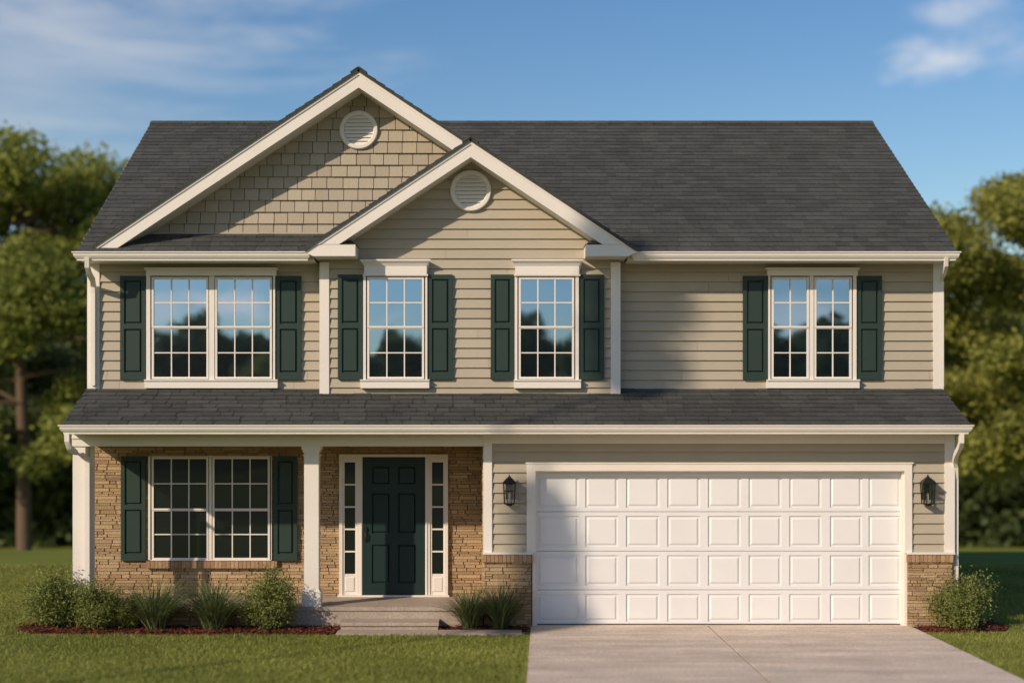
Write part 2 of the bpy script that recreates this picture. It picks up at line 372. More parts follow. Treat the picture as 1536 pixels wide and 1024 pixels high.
# roofs
def roof_tiles(m, poly, fr, ch, wid=(.16, .34), th=.014):
    tmin = min(p[1] for p in poly); tmax = max(p[1] for p in poly)
    tiles(m, poly, fr, frange(tmin, tmax, ch), wid, th, .002, gap=.004, jit=.0022, tint=(0., 1.))
def unit(v): return Vector(v).normalized()
EY, EZ, RY, RZ = .22, 5.055, 4.67, 7.70
RX0, RX1 = -5.585, 6.335
Vm = unit((0, RY-EY, RZ-EZ)); Lm = math.hypot(RY-EY, RZ-EZ); Nm = Vector((0, -Vm.z, Vm.y))
frm = ((0, EY, EZ), (1, 0, 0), Vm, Nm)
tB = (YB+.006-EY)/Vm.y
m = MB()
polys = [rect(RX0, BX0-.002, 0, Lm), rect(BX0-.002, BX1+.002, tB, Lm), rect(BX1+.002, RX1, 0, Lm)]
tiles_ts = frange(0, Lm, .152)
big = rect(RX0, RX1, 0, Lm)
# one continuous run of courses, leaving the bump-out free
def main_courses(m):
    random.seed(21)
    for p in polys: 
        tiles(m, p, frm, tiles_ts, (.13, .32), .016, .002, gap=.005, jit=.002, tint=(0., 1.))
main_courses(m)
for p in polys: slab(m, p, frm, -.03, -.003, .2)
part(m, 'roof', M_ROOF)
m = MB()
VB = Vector((0, -Vm.y, Vm.z)); NB = Vector((0, Vm.z, Vm.y))
frb = ((0, 2*RY-EY, EZ), (1, 0, 0), VB, NB)
roof_tiles(m, big, frb, .152); slab(m, big, frb, -.03, -.003, .2)
part(m, 'roof', M_ROOF, 'rear slope of the roof')
m = MB()                                        # ridge caps
x = RX0
while x < RX1-.05:
    w = min(.26, RX1-x)
    for s, fr_ in ((1, (0, -Vm.y, -Vm.z)), (-1, (0, Vm.y, -Vm.z))):
        d = Vector(fr_); n = Nm if s == 1 else NB
        p0 = Vector((x, RY, RZ+.022)); a = [p0, p0+Vector((w-.008, 0, 0)), p0+Vector((w-.008, 0, 0))+d*.13+Vector((0, 0, 0)), p0+d*.13]
        m.add([q+n*.012 for q in a]+[q-n*.004 for q in a], [(0, 1, 2, 3), (4, 5, 6, 7), (0, 4, 5, 1), (1, 5, 6, 2), (2, 6, 7, 3), (3, 7, 4, 0)], random.random())
    x += w
part(m, 'ridge_cap', M_ROOF)
for s, x in ((-1, RX0), (1, RX1)):             # white rake trim on the gable ends
    m = MB()
    for sy in (1, -1):
        pts = [(RY+sy*(EY-RY), EZ-.035), (RY, RZ-.035), (RY, RZ-.15), (RY+sy*(EY-RY), EZ-.15)]
        pts = clip(pts, 0, 1, 4.965)
        m.prism_x(pts, x-.025 if s < 0 else x-.005, x+.005 if s < 0 else x+.025)
    part(m, 'rake_board', M_TRIM)

def gable_roof(xc, zp, xa, zf, y0, y1, sides=(1, -1), yr=None):
    for s in sides:
        m = MB(); half = xc-xa; L_ = math.hypot(half, zp-zf)
        V = unit((s*half, 0, zp-zf)); N = Vector((-s*V.z, 0, abs(V.x)))
        ys_ = y0 if (s == 1 or yr is None) else yr
        fr = ((xc-s*half, 0, zf), (0, 1, 0), V, N)
        p = rect(ys_, y1, 0, L_)
        if s == -1 and yr is not None:          # keep the overhang only where it clears the small gable
            L2 = L_; tcut = L_-(PX(700, .3)-GXC)/abs(V.x)
            p2 = rect(y0, yr, tcut, L_)
            tiles(m, p2, fr, frange(0, L_, .152), (.2, .42), .014, .002, gap=.004, jit=.002, tint=(0, 1)); slab(m, p2, fr, -.035, -.003, .2)
        tiles(m, p, fr, frange(0, L_, .152), (.2, .42), .014, .002, gap=.004, jit=.002, tint=(0, 1)); slab(m, p, fr, -.035, -.003, .2)
        part(m, 'gable_roof', M_ROOF)
    m = MB(); y = y0
    half = xc-xa; V1 = unit((-half, 0, -(zp-zf)))
    while y < y1-.1:
        for s in (1, -1):
            d = Vector((V1.x*s, 0, V1.z)); n = Vector((V1.z*s, 0, -V1.x)) ; n = Vector((-s*abs(V1.z), 0, abs(V1.x)))
            p0 = Vector((xc, y-.004, zp+.022)); a = [p0, p0+Vector((0, .25, 0)), p0+Vector((0, .25, 0))+d*.13, p0+d*.13]
            m.add([q+n*.012 for q in a]+[q-n*.004 for q in a], [(0, 1, 2, 3), (4, 5, 6, 7), (0, 4, 5, 1), (1, 5, 6, 2), (2, 6, 7, 3), (3, 7, 4, 0)], random.random())
        y += .255
    part(m, 'ridge_cap', M_ROOF)
gable_roof(GXC, GZP, GXA, GZF, .27, 4.42, yr=YU)
gable_roof(SXC, SZP, SXA, SZF, .07, 2.75)

def rake(xc, zp, xa, sl, y0, yw, h, zcut, xr=None):
    dz = .034
    for s in (-1, 1):
        m = MB(); ms = MB()
        xe = xa if s < 0 else (xr if xr is not None else 2*xc-xa)
        half = abs(xe-xc); z_e = zp-dz-sl*half
        pts = [(xc, zp-dz), (xe, z_e), (xe, z_e-h), (xc, zp-dz-h)]
        if zcut is not None: pts = clip(pts, 0, 1, zcut)
        m.prism_y(pts, y0, y0+.035)
        q = [(xc, zp-dz), (xe, z_e), (xe, z_e-.045), (xc, zp-dz-.045)]      # shadow board under the shingles
        if zcut is not None: q = clip(q, 0, 1, zcut)
        m.prism_y(q, y0-.014, y0-.0005)
        part(m, 'rake_board', M_TRIM)
        o = h-.03
        pts = [(xc, zp-dz-o), (xe, z_e-o), (xe, z_e-o-.02), (xc, zp-dz-o-.02)]
        pts = clip(pts, 0, 1, (zcut if xr is not None else zcut-.12))
        ms.prism_y(pts, y0+.036, yw-.002); part(ms, 'rake_soffit', M_TRIM)
ZRET = PZ(367, .1)
rake(GXC, GZP, GXA, sl_g, .30, YU, .215, 5.02, xr=PX(697, .3))
rake(SXC, SZP, SXA, sl_s, .10, YB, .215, ZRET)
# cornice returns
for s in (-1, 1):
    m = MB(); xo = SXA if s < 0 else SXB
    zf = SZF-.03; zb = PZ(384, .1); k = -s
    w = (ZRET-zf)/sl_s
    pts = [(xo, zf), (xo+k*w, ZRET), (xo+k*.70, ZRET), (xo+k*.70, zb), (xo+k*.13, zb)]
    m.prism_y(pts, .10, .135)
    m.box(min(xo+k*.13, xo+k*.70), max(xo+k*.13, xo+k*.70), .136, YB+.2, zb, zb+.02)
    m.box(min(xo+k*.68, xo+k*.70), max(xo+k*.68, xo+k*.70), .136, YB, zb+.02, ZRET)
    part(m, 'cornice_return', M_TRIM)
    m = MB(); z0 = ZRET+.004; a0, a1 = sorted((xo+k*.2, xo+k*.71)); 
    vs = [(a0, .095, z0), (a1, .095, z0), (a1, YB, z0+.0), (a0, YB, z0), (a0, YB, z0+.14), (a1-.0*k, YB, z0+.14)]
    pe = a1-.14 if k > 0 else a1; ps = a0 if k > 0 else a0+.14
    vs = [(a0, .095, z0), (a1, .095, z0), (a1, YB, z0), (a0, YB, z0), (ps, YB-.002, z0+.13), (pe, YB-.002, z0+.13)]
    m.add(vs, [(0, 1, 5, 4), (1, 2, 5), (0, 4, 3), (0, 3, 2, 1), (3, 4, 5, 2)], .4)
    part(m, 'return_roof', M_ROOF)

# porch roof
PY0, PZ0, PY1, PZ1 = -.50, 2.70, YU, 3.215
Vp = unit((0, PY1-PY0, PZ1-PZ0)); Lp = math.hypot(PY1-PY0, PZ1-PZ0); Np = Vector((0, -Vp.z, Vp.y))
m = MB(); frp = ((0, PY0, PZ0), (1, 0, 0), Vp, Np); pp = rect(-5.585, 6.285, 0, Lp)
tiles(m, pp, frp, frange(0, Lp, .15), (.16, .46), .024, .002, gap=.009, jit=.004, tint=(0, 1)); slab(m, pp, frp, -.03, -.003, .2)
part(m, 'porch_roof', M_ROOF, 'low shingle roof over the porch and garage')
m = MB()
for x0, x1 in ((-5.57, -5.53), (6.23, 6.27)):
    m.prism_x([(PY0+.02, PZ0-.04), (PY1, PZ1-.04), (PY1, PZ0-.1), (PY0+.02, PZ0-.1)], x0, x1)
m.box(-5.57, 6.27, -.45, .02, 2.585, 2.60)
m.box(-5.57, 6.27, -.452, -.43, 2.601, 2.69)
part(m, 'porch_soffit', M_TRIM)

# gutters
GP = [(0, 0), (.13, 0), (.13, -.016), (.115, -.024), (.112, -.05), (.098, -.075), (.080, -.096), (.074, -.100), (.074, -.118), (0, -.118)]
def gutter(x0, x1, yf, zt, sc=1.):
    m = MB(); pts = [(yf-o*sc, zt+z*sc) for o, z in GP]; ins = [(.13-o)*sc for o, z in GP]
    m.prism_x(pts, x0, x1, .5, ins); part(m, 'gutter', M_TRIM)
gutter(PX(107, .17), SXA+.10, .30, PZ(377, .17)); gutter(SXB-.10, PX(1442, .17), .30, PZ(377, .17))
gutter(PX(87, -.57), PX(1461, -.57), -.453, PZ(637, -.57), 1.0)
for x0, x1 in ((XW0-.03, SXA+.12), (SXB-.12, XW1+.03)):
    m = MB(); m.box(x0, x1, .302, .33, Z_SOF, 5.04); m.box(x0, x1, .331, YU+.02, Z_SOF, Z_SOF+.015)
    part(m, 'soffit', M_TRIM)

# corner boards
def board(x0, x1, y, th, z0, z1, name='corner_board', m_=None, side=0):
    m = MB(); m.box(x0, x1, y-th, y+.0005, z0, z1)
    if side: 
        xs_ = x0 if side < 0 else x1
        m.box(min(xs_-.02*(side > 0)*0, xs_+side*.022), max(xs_, xs_+side*.022), y-th, y+.10, z0, z1)
    return part(m, name, m_ or M_TRIM)
board(XW0, PX(150, YU), YU, .032, 3.10, Z_SOF, side=-1); board(PX(1399, YU), XW1, YU, .032, 3.10, Z_SOF, side=1)
board(BX0, PX(494, YB), YB, .034, 3.02, Z_SOF, side=-1); board(PX(916, YB), BX1, YB, .034, 3.02, Z_SOF, side=1)
# flashing strip under the upper walls
# ---------- windows
def window(y, case, units, gv, cols, yo, glass, head=None, sill=None, name='window', label=None):
    """case=(u0,u1,v0,v1) pixels; units=[(u0,u1)]; gv=(top, meeting rail, bottom)"""
    X = lambda u: PX(u, y-yo); Z = lambda v: PZ(v, y-yo)
    u0, u1, v0, v1 = case; yf = y-yo-.03; yb = y-.0
    m = MB()
    g0, g1 = units[0][0]-5, units[-1][1]+5
    m.box(X(u0), X(g0), yf, yb, Z(v1), Z(v0)); m.box(X(g1), X(u1), yf, yb, Z(v1), Z(v0))
    m.box(X(g0), X(g1), yf, yb, Z(gv[0]-5), Z(v0)); m.box(X(g0), X(g1), yf, yb, Z(v1), Z(gv[2]+4))
    for a, b in zip(units[:-1], units[1:]):
        m.box(X(a[1]+4), X(b[0]-4), yf+.006, yb, Z(gv[2]+4), Z(gv[0]-5))
    w = part(m, name, M_TRIM, label)
    if head:
        hm = MB(); a0, a1, b0, b1, kind = head
        if kind == 'flat':
            hm.box(X(a0)+.02, X(a1)-.02, yf-.012, yb, Z(b1), Z(b0)-.03); hm.box(X(a0), X(a1), yf-.04, yb, Z(b0)-.0295, Z(b0))
        else:
            zt, zb = Z(b0), Z(b1); c = X(a0); d = X(a1); yy = yb
            prof = [(0, zb), (.105, zb), (.105, zt-.085), (.112, zt-.08), (.125, zt-.055), (.15, zt-.03), (.158, zt-.022), (.158, zt), (0, zt)]
            hm.prism_x([(yy-o, z) for o, z in prof], c, d, .5, [(.158-max(o, .105)) for o, z in prof])
            hm.box(c+.035, d-.035, yf-.028, yf-.022+.02, zb-.012, zb+.012)
        h = hm.build('window_head', M_TRIM, w)
    if sill:
        sm = MB(); a0, a1, b0, b1 = sill
        sm.box(X(a0), X(a1), yf-.022, yb, Z(b1), Z(b0)-.012); sm.box(X(a0)-.004, X(a1)+.004, yf-.04, yb, Z(b0)-.0115, Z(b0)+.008)
        sm.build('window_sill', M_TRIM, w)
    gl = []
    for (a, b) in units:
        for top in (1, 0):
            s = MB(); va, vb = (gv[0], gv[1]-2) if top else (gv[1]+2, gv[2])
            yy = y-yo-.016 if top else y-yo-.006
            x0, x1, z0, z1 = X(a), X(b), Z(vb), Z(va); f = .028
            zt = z1+(.03 if top else .022); zl = z0-(.024 if top else .03)
            s.box(x0-f, x0, yy-.012, yy+.012, zl, zt); s.box(x1, x1+f, yy-.012, yy+.012, zl, zt)
            s.box(x0, x1, yy-.012, yy+.012, z1, zt); s.box(x0, x1, yy-.012, yy+.012, zl, z0)
            mw = .008
            for k in range(1, cols): xx = x0+(x1-x0)*k/cols; s.box(xx-mw, xx+mw, yy-.004, yy+.008, z0, z1)
            zz = (z0+z1)/2
            for k in range(cols):
                xa = x0+(x1-x0)*k/cols+(mw if k else 0); xb = x0+(x1-x0)*(k+1)/cols-(mw if k < cols-1 else 0)
                s.box(xa, xb, yy-.003, yy+.007, zz-mw, zz+mw)
            sash = s.build('sash', M_TRIM, w)
            p = MB(); ti = random.uniform(-.0006, .0006)
            p.add([(x0-.01, yy+.010, z0-.01), (x1+.01, yy+.010+ti, z0-.01), (x1+.01, yy+.011+ti, z1+.01), (x0-.01, yy+.011, z1+.01)], [(0, 1, 2, 3)])
            po = p.build('pane', glass, w, recalc=False)
    return w
def relief(m, x0, x1, z0, z1, y, th, xs, zs, dep, ins, bev, rise):
    """board x0..x1,z0..z1 whose front is at y; openings from the interval lists xs, zs hold raised panels"""
    zc = z0
    for (a, b) in zs:
        m.box(x0, x1, y, y+th, zc, a)
        xc = x0
        for (c, d) in xs:
            m.box(xc, c, y, y+th, a, b); xc = d
            m.add([(c, y+dep, a), (d, y+dep, a), (d, y+dep, b), (c, y+dep, b)], [(0, 1, 2, 3)])
            m.frustum((c+ins, d-ins, a+ins, b-ins, y+dep-.0005), (c+ins+bev, d-ins-bev, a+ins+bev, b-ins-bev, y+dep-rise))
        m.box(xc, x1, y, y+th, a, b)
        zc = b
    m.box(x0, x1, y, y+th, zc, z1)
def shutter(u0, u1, v0, v1, y, yo):
    X = lambda u: PX(u, y-yo); Z = lambda v: PZ(v, y-yo); m = MB()
    x0, x1, z0, z1 = X(u0), X(u1), Z(v1), Z(v0); st = .055; h = z1-z0; w = x1-x0
    zm = z0+h*.513
    relief(m, x0, x1, z0, z1, y-yo-.034, .03, [(x0+st, x1-st)], [(z0+.095, zm-.035), (zm+.035, z1-.062)], .028, .016, .012, .022)
    m.box(x0+.002, x1-.002, y-yo-.003, y, z0+.002, z1-.002)
    part(m, 'shutter', M_GREEN)
SG = (419, 491, 565)
YO = .044
window(YU, (220, 413, 414, 570), [(231, 310), (326, 405)], SG, 3, YO, M_GLASS, (218, 417, 402, 414, 'flat'), (218, 417, 570, 582), label='wide double window of the upper left wall')
window(YB, (545, 641, 413, 570), [(554, 633)], SG, 3, YO, M_GLASS, (541, 646, 390, 413, 'crown'), (541, 644, 570, 582), label='single window under the small gable, left')
window(YB, (772, 868, 413, 570), [(781, 858)], SG, 3, YO, M_GLASS, (767, 874, 390, 413, 'crown'), (771, 871, 570, 582), label='single window under the small gable, right')
window(YU, (1152, 1284, 414, 570), [(1160, 1210), (1224, 1274)], SG, 2, YO, M_GLASS, (1148, 1288, 402, 414, 'flat'), (1150, 1288, 570, 582), label='narrow double window of the upper right wall')
for a, b in ((181, 219), (414, 452)): shutter(a, b, 414, 569, YU, .022)
for a, b in ((507, 544), (642, 679), (736, 771), (869, 906)): shutter(a, b, 412, 569, YB, .022)
for a, b in ((1114, 1151), (1285, 1322)): shutter(a, b, 414, 569, YU, .022)
window(YP, (223, 408, 684, 839), [(231, 310), (322, 402)], (688, 764, 836), 3, .05, M_GLASSL, label='porch window in the stone wall')
for a, b in ((182, 219), (411, 446)): shutter(a, b, 684, 840, YP, .045)

# ---------- stone work
def stone(poly, y, name, label=None, sx=1):
    m = MB(); zs_ = [p[1] for p in poly]; random.seed(int(abs(poly[0][0])*100)+5)
    ts = [min(zs_)]
    while ts[-1] < max(zs_): ts.append(ts[-1]+random.choice((.03, .036, .044, .052, .062)))
    tiles(m, poly, FRONT(y), ts, (.09, .34), .026, .026, gap=.005, jit=.007, tint=(0, 1), chamfer=.004, split=.22)
    w = part(m, name, M_STONE, label)
    b = MB(); slab(b, poly, FRONT(y), -.08, .006); b.build('mortar', M_MORTAR, w)
    return w
XPL = PX(141, YP)-.02
stone(rect(XPL, 0.0, .20, 2.60), YP, 'stone_wall', 'tan ledge stone wall of the porch')
PZT = PZ(842, -.05)
stone(rect(PX(726, -.05), PX(797, -.05), -.05, PZT), -.02, 'stone_pier')
stone(rect(PX(1361.5, -.05), PX(1429, -.05), -.05, PZT), -.02, 'stone_pier')
m = MB(); fr = ((PX(726, -.05), 0, 0), (0, 1, 0), (0, 0, 1), (-1, 0, 0))   # pier side towards the porch
tiles(m, rect(-.02, YP, .2, 2.4), fr, frange(.2, 2.4, .06), (.1, .35), .022, .022, gap=.006, jit=.006, tint=(0, 1), chamfer=.004)
slab(m, rect(-.01, YP, .0, 2.42), fr, -.03, .004, .1); part(m, 'stone_wall', M_STONE, 'side wall between porch and garage')
def rowlock(u0, u1, v0, v1, y):
    m = MB(); x0, x1 = PX(u0, y), PX(u1, y); z0, z1 = PZ(v1, y), PZ(v0, y); x = x0
    while x < x1-.02:
        w = min(random.uniform(.052, .06), x1-x); j = random.uniform(0, .006)
        m.frustum((x+.002, x+w-.004, z0, z1, y+.06), (x+.002, x+w-.004, z0+.002, z1-.002, y+j), random.random()); x += w
    w = part(m, 'brick_sill', M_BRICK)
    b = MB(); b.box(x0+.004, x1-.004, y+.012, y+.09, z0+.003, z1-.003); b.build('mortar', M_MORTAR, w)
rowlock(219, 416, 841, 852, YP-.09)
rowlock(724, 799, 831, 843, -.075); rowlock(1361, 1431, 831, 843, -.075)
# ---------- garage front
GZB = PZ(829, -.03)
def gsid(u0, u1, v0, v1, label=None):
    x0, x1 = PX(u0, 0), PX(u1, 0); m = MB(); z0, z1 = PZ(v1, 0), PZ(v0, 0)
    tiles(m, rect(x0, x1, z0, z1), FRONT(.0), frange(PZ(830, 0), 2.7, CH), None, .026, .000, tint=(.25, .75)); slab(m, rect(x0, x1, z0, z1), FRONT(.0), -.06, -.002); part(m, 'siding_wall', M_SIDING, label)
gsid(736, 1417, 655, 697); gsid(736, 795, 697, 830); gsid(1362, 1417, 697, 830)
m = MB()
m.box(PX(790, 0), PX(803, 0), -.04, .12, GZB, PZ(706, 0)); m.box(PX(1356, 0), PX(1367, 0), -.04, .12, GZB, PZ(706, 0)); m.box(PX(798.5, 0), PX(803, 0), -.015, .12, 0, GZB-.0005); m.box(PX(1356, 0), PX(1361, 0), -.015, .12, 0, GZB-.0005)
m.box(PX(790, 0), PX(1367, 0), -.04, .12, PZ(706, 0), PZ(695, 0))
m.box(PX(788, 0), PX(1369, 0), -.05, -.0405+.02, PZ(695, 0), PZ(693, 0))
m.box(PX(803, 0), PX(805, 0)+.005, .02, .13, 0, PZ(706, 0)-.0); m.box(PX(1354, 0)-.005, PX(1356, 0), .02, .13, 0, PZ(706, 0))
m.box(PX(805, 0)+.005, PX(1354, 0)-.005, .03, .13, PZ(709, 0), PZ(706, 0))
part(m, 'garage_door_frame', M_TRIM)
m = MB(); m.box(PX(725, 0), PX(738, 0), -.036, .0, GZB, 2.585); m.box(PX(725, 0), PX(725, 0)+.02, .001, .1, GZB, 2.585); part(m, 'corner_board', M_TRIM)
m = MB(); m.box(PX(1416, 0), PX(1431, 0), -.036, .0, GZB, 2.585); m.box(PX(1431, 0)-.02, PX(1431, 0), .001, .1, GZB, 2.585); part(m, 'corner_board', M_TRIM)
m = MB(); m.box(PX(738, 0)+.0005, PX(1416, 0)-.0005, -.030, -.0, PZ(665, 0), 2.585); part(m, 'frieze_board', M_TRIM)
for a, b in ((724, 799), (1361, 1432)):
    m = MB(); m.box(PX(a, -.06), PX(b, -.06), -.085, .0, PZ(831, -.06)+.001, PZ(828, -.06))
    part(m, 'water_table', M_TRIM)
m = MB(); m.box(5.95, 6.24, .12, YP+.1, -.05, 2.4); m.box(6.19, 6.25, -.0, .12, -.05, 2.58); part(m, 'wall_core', M_SIDING)
YD = .10
GX0, GX1 = PX(805, YD)-.01, PX(1356, YD)+.01
gtop, gbot = PZ(705, YD), .006
gd = MB(); gd.box(GX0, GX1, YD+.035, YD+.07, .0, gtop+.03)
garage = part(gd, 'garage_door', M_DOORW, 'white panelled garage door')
seams = [gbot, PZ(884, YD), PZ(826, YD), PZ(767, YD), gtop+.02]
cols_ = [(806, 868), (878, 927), (939, 989), (1001, 1050), (1062, 1111), (1123, 1172), (1184, 1232), (1245, 1293), (1303, 1351)]
for i in range(4):
    z0, z1 = seams[i]+.004, seams[i+1]-.003
    s = MB(); rows_ = (z0+.055, z1-.055 if i < 3 else PZ(713, YD))
    if i == 3: rows_ = (z0+.05, PZ(714, YD))
    relief(s, GX0, GX1, z0, z1, YD, .03, [(PX(a, YD), PX(b, YD)) for a, b in cols_], [rows_], .014, .022, .022, .013)
    s.build('door_section', M_DOORW, garage)
s = MB(); s.box(GX0, GX1, YD-.004, YD+.03, .0235, .036); s.build('bottom_seal', M_BLACK, garage)

# ---------- porch
m = MB(); zb = PZ(669, 0)
m.box(-5.585, PX(725, 0)-.001, -.02, .20, zb, 2.584); m.box(-5.585, -5.40, .201, YP, zb, 2.584)
m.box(-5.585, PX(725, 0)-.001, -.035, -.0205, zb+.10, zb+.125)
part(m, 'porch_beam', M_TRIM)
m = MB(); m.box(-5.39, PX(725, 0)-.03, .201, YP, 2.54, 2.56); part(m, 'porch_ceiling', M_TRIM)
PF = .28
m = MB(); m.box(-5.60, PX(724, 0), -.06, YP+.02, -.05, PF-.0505); m.box(-5.60, PX(724, 0), -.078, YP+.02, PF-.05, PF); part(m, 'porch_floor', M_CONC)
stone(rect(-5.60, PX(446, -.06), -.05, .225), -.066, 'stone_wall', 'low stone facing of the porch base')
m = MB(); m.box(PX(511, -.45), PX(657, -.45), -.445, -.062, -.05, .0795); m.box(PX(510, -.45), PX(658, -.45), -.468, -.062, .08, .125); part(m, 'front_step', M_CONC)
def column(x0, x1, y0, d, wide=True):
    m = MB(); y1 = y0+d
    m.box(x0+.01, x1-.01, y0+.01, y1-.01, PF+.22, zb-.08)
    if wide:
        m.frustum
        for e, a, b in ((.0, PF, PF+.19), (-.018, PF, PF+.03), (.006, PF+.19, PF+.22)):
            pass
        m.box(x0-.018, x1+.018, y0-.018, y1+.018, PF, PF+.2); m.box(x0-.006, x1+.006, y0-.006, y1+.006, PF+.2, PF+.22)
        m.box(x0-.02, x1+.02, y0-.02, y1+.02, zb-.05, zb-.001); m.box(x0-.004, x1+.004, y0-.004, y1+.004, zb-.08, zb-.05)
        m.box(x0-.006, x1+.006, y0-.006, y1+.006, zb-.13, zb-.115)
    return m
part(column(PX(455, 0), PX(479, 0), -.01, .22), 'column', M_TRIM)
m = MB(); xa = PX(109, 0); xb = PX(128, 0)
m.box(xa, xb, 0.0, .17, .26, zb-.001); m.box(PX(135, .18), PX(141, .18), .175, .22, .26, zb-.001)
part(m, 'column', M_TRIM, 'corner post of the porch')
# downspouts
def spout(pts, r, sx=1.3):
    m = MB(); m.tube(pts, r, flat=True, sx=sx); 
    return part(m, 'downspout', M_TRIM)
def P(u, v, y): return (PX(u, y), y, PZ(v, y))
spout([P(101, 650, -.5), P(101, 661, -.5), P(104, 671, -.45), P(112, 678, -.33), P(124, 683, -.15), P(131, 688, -.06), P(131.5, 700, -.05), P(131.5, 900, -.05)], .045, 1.)
spout([P(131, 386, .22), P(131, 400, .25), P(134, 411, .35), P(139, 420, .5), P(140, 428, .66), P(140, 440, .68), P(140, 578, .68)], .042, 1.)
spout([P(1419, 386, .22), P(1419, 398, .25), P(1417, 408, .4), P(1414, 414, .6), P(1412.5, 422, .72), P(1412.5, 440, .74), P(1412.5, 580, .74)], .034, 1.)
spout([P(1442, 650, -.5), P(1442, 663, -.5), P(1440, 670, -.42), P(1434, 682, -.2), P(1431.5, 690, -.07), P(1433, 700, -.01), P(1433.5, 720, .03), P(1433.5, 915, .03)], .04, 1.)
# entry
yd = YP-.05; X = lambda u: PX(u, yd); Z = lambda v: PZ(v, yd)
m = MB(); zt = Z(681); yf = YP-.085
m.box(X(509), X(514), yf, YP, PF, zt); m.box(X(536), X(544), yf, YP, PF, zt); m.box(X(638), X(645), yf, YP, PF, zt); m.box(X(667), X(672), yf, YP, PF, zt)
for a, b in ((514, 536), (544, 638), (645, 667)): m.box(X(a), X(b), yf, YP, Z(685), zt)
m.box(X(541), X(543), yf-.012, yf-.0005, PF, Z(683)); m.box(X(639), X(641), yf-.012, yf-.0005, PF, Z(683))
m.box(X(507), X(674), YP-.11, YP, PF+.0005, PF+.025)
part(m, 'door_frame', M_TRIM)
m = MB(); dx0, dx1 = X(544), X(638); dz0, dz1 = PF+.03, Z(685)
relief(m, dx0, dx1, dz0, dz1, YP-.085, .03, [(X(558), X(585)), (X(597), X(624))], [(Z(874), Z(816)), (Z(799), Z(739)), (Z(726), Z(699))], 0.026, .014, .012, .020)
m.box(dx0, dx1, YP-.052, YP, dz0, dz1)
door = part(m, 'front_door', M_DOORG, 'dark teal six panel front door')
m = MB(); hx = X(549); m.box(hx-.02, hx+.02, YP-.096, YP-.086, Z(812), Z(789)); m.tube([(hx, YP-.096, Z(798)), (hx, YP-.13, Z(798)), (hx, YP-.135, Z(804)), (hx, YP-.12, Z(808)), (hx, YP-.096, Z(809))], .008)
m.tube([(hx, YP-.086, Z(792)), (hx, YP-.115, Z(792))], .02, 12); m.build('handle', M_BLACK, door)
for a, b, g0, g1 in ((514, 536, 517, 533), (645, 667, 648, 665)):
    m = MB(); zt_, zb_ = Z(693), Z(860); y_ = YP-.07
    m.box(X(a), X(g0), y_, YP, PF+.026, Z(685)); m.box(X(g1), X(b), y_, YP, PF+.026, Z(685)); m.box(X(g0), X(g1), y_, YP, zt_, Z(685)); 
    m.box(X(g0), X(g1), y_+.006, YP, PF+.026, zb_)
    m.frustum((X(g0)+.005, X(g1)-.005, PF+.07, zb_-.04, y_+.005), (X(g0)+.02, X(g1)-.02, PF+.085, zb_-.055, y_-.006))
    for k in range(1, 5): zz = zt_+(zb_-zt_)*k/5; m.box(X(g0), X(g1), y_+.004, YP-.054, zz-.011, zz+.011)
    s = part(m, 'sidelight', M_TRIM)
    p = MB(); p.add([(X(g0)-.005, YP-.052, zb_), (X(g1)+.005, YP-.052, zb_), (X(g1)+.005, YP-.0515, zt_), (X(g0)-.005, YP-.0515, zt_)], [(0, 1, 2, 3)]); p.build('pane', M_GLASSL, s, recalc=False)

# gable vents
def vent(u, v, y, rpx):
    yy = y-.05; cx, cz = PX(u, yy), PZ(v, yy); r = rpx*(CAM_D+yy)/F; ri = r*.76; n = 48; m = MB(); vs = []; fs = []
    prof = [(r, y), (r, yy-.0), (r-.012, yy-.015), (ri+.012, yy-.015), (ri, yy), (ri, y)]
    for k in range(n):
        a = 2*math.pi*k/n
        for (q, yq) in prof: vs.append((cx+q*math.cos(a), yq, cz+q*math.sin(a)))
    np_ = len(prof)
    for k in range(n):
        for j in range(np_-1): fs.append((k*np_+j, k*np_+j+1, ((k+1) % n)*np_+j+1, ((k+1) % n)*np_+j))
    m.add(vs, fs); w = part(m, 'gable_vent', M_TRIM)
    b = MB(); b.prism_y([(cx+ri*math.cos(2*math.pi*k/n), cz+ri*math.sin(2*math.pi*k/n)) for k in range(n)], y-.024, y-.005); b.build('vent_backing', M_UNDER, w)
    l = MB(); N_ = 8; hgt = 2*ri/N_
    circ = [(ri*math.cos(2*math.pi*k/n), ri*math.sin(2*math.pi*k/n)) for k in range(n)]
    for k in range(N_):
        z0 = -ri+k*hgt; z1 = z0+hgt; c = clip(clip(circ, 0, 1, z0), 0, -1, -z1)
        yo_ = lambda z: yy+.002+.020*(z-z0)/hgt
        top = [(cx+p[0], yo_(p[1]), cz+p[1]) for p in c]
        l.add(top, [list(range(len(c)))])
        q = [p for p in c if abs(p[1]-z0) < 1e-6]
        if len(q) >= 2:
            a_, b_ = min(p[0] for p in q), max(p[0] for p in q)
            l.add([(cx+a_, yy+.002, cz+z0), (cx+b_, yy+.002, cz+z0), (cx+b_, yy+.014, cz+z0+.003), (cx+a_, yy+.014, cz+z0+.003)], [(0, 1, 2, 3)])
    l.build('louvre', M_TRIM, w, recalc=False)
vent(538, 195, YU, 29); vent(706, 286, YB, 31)

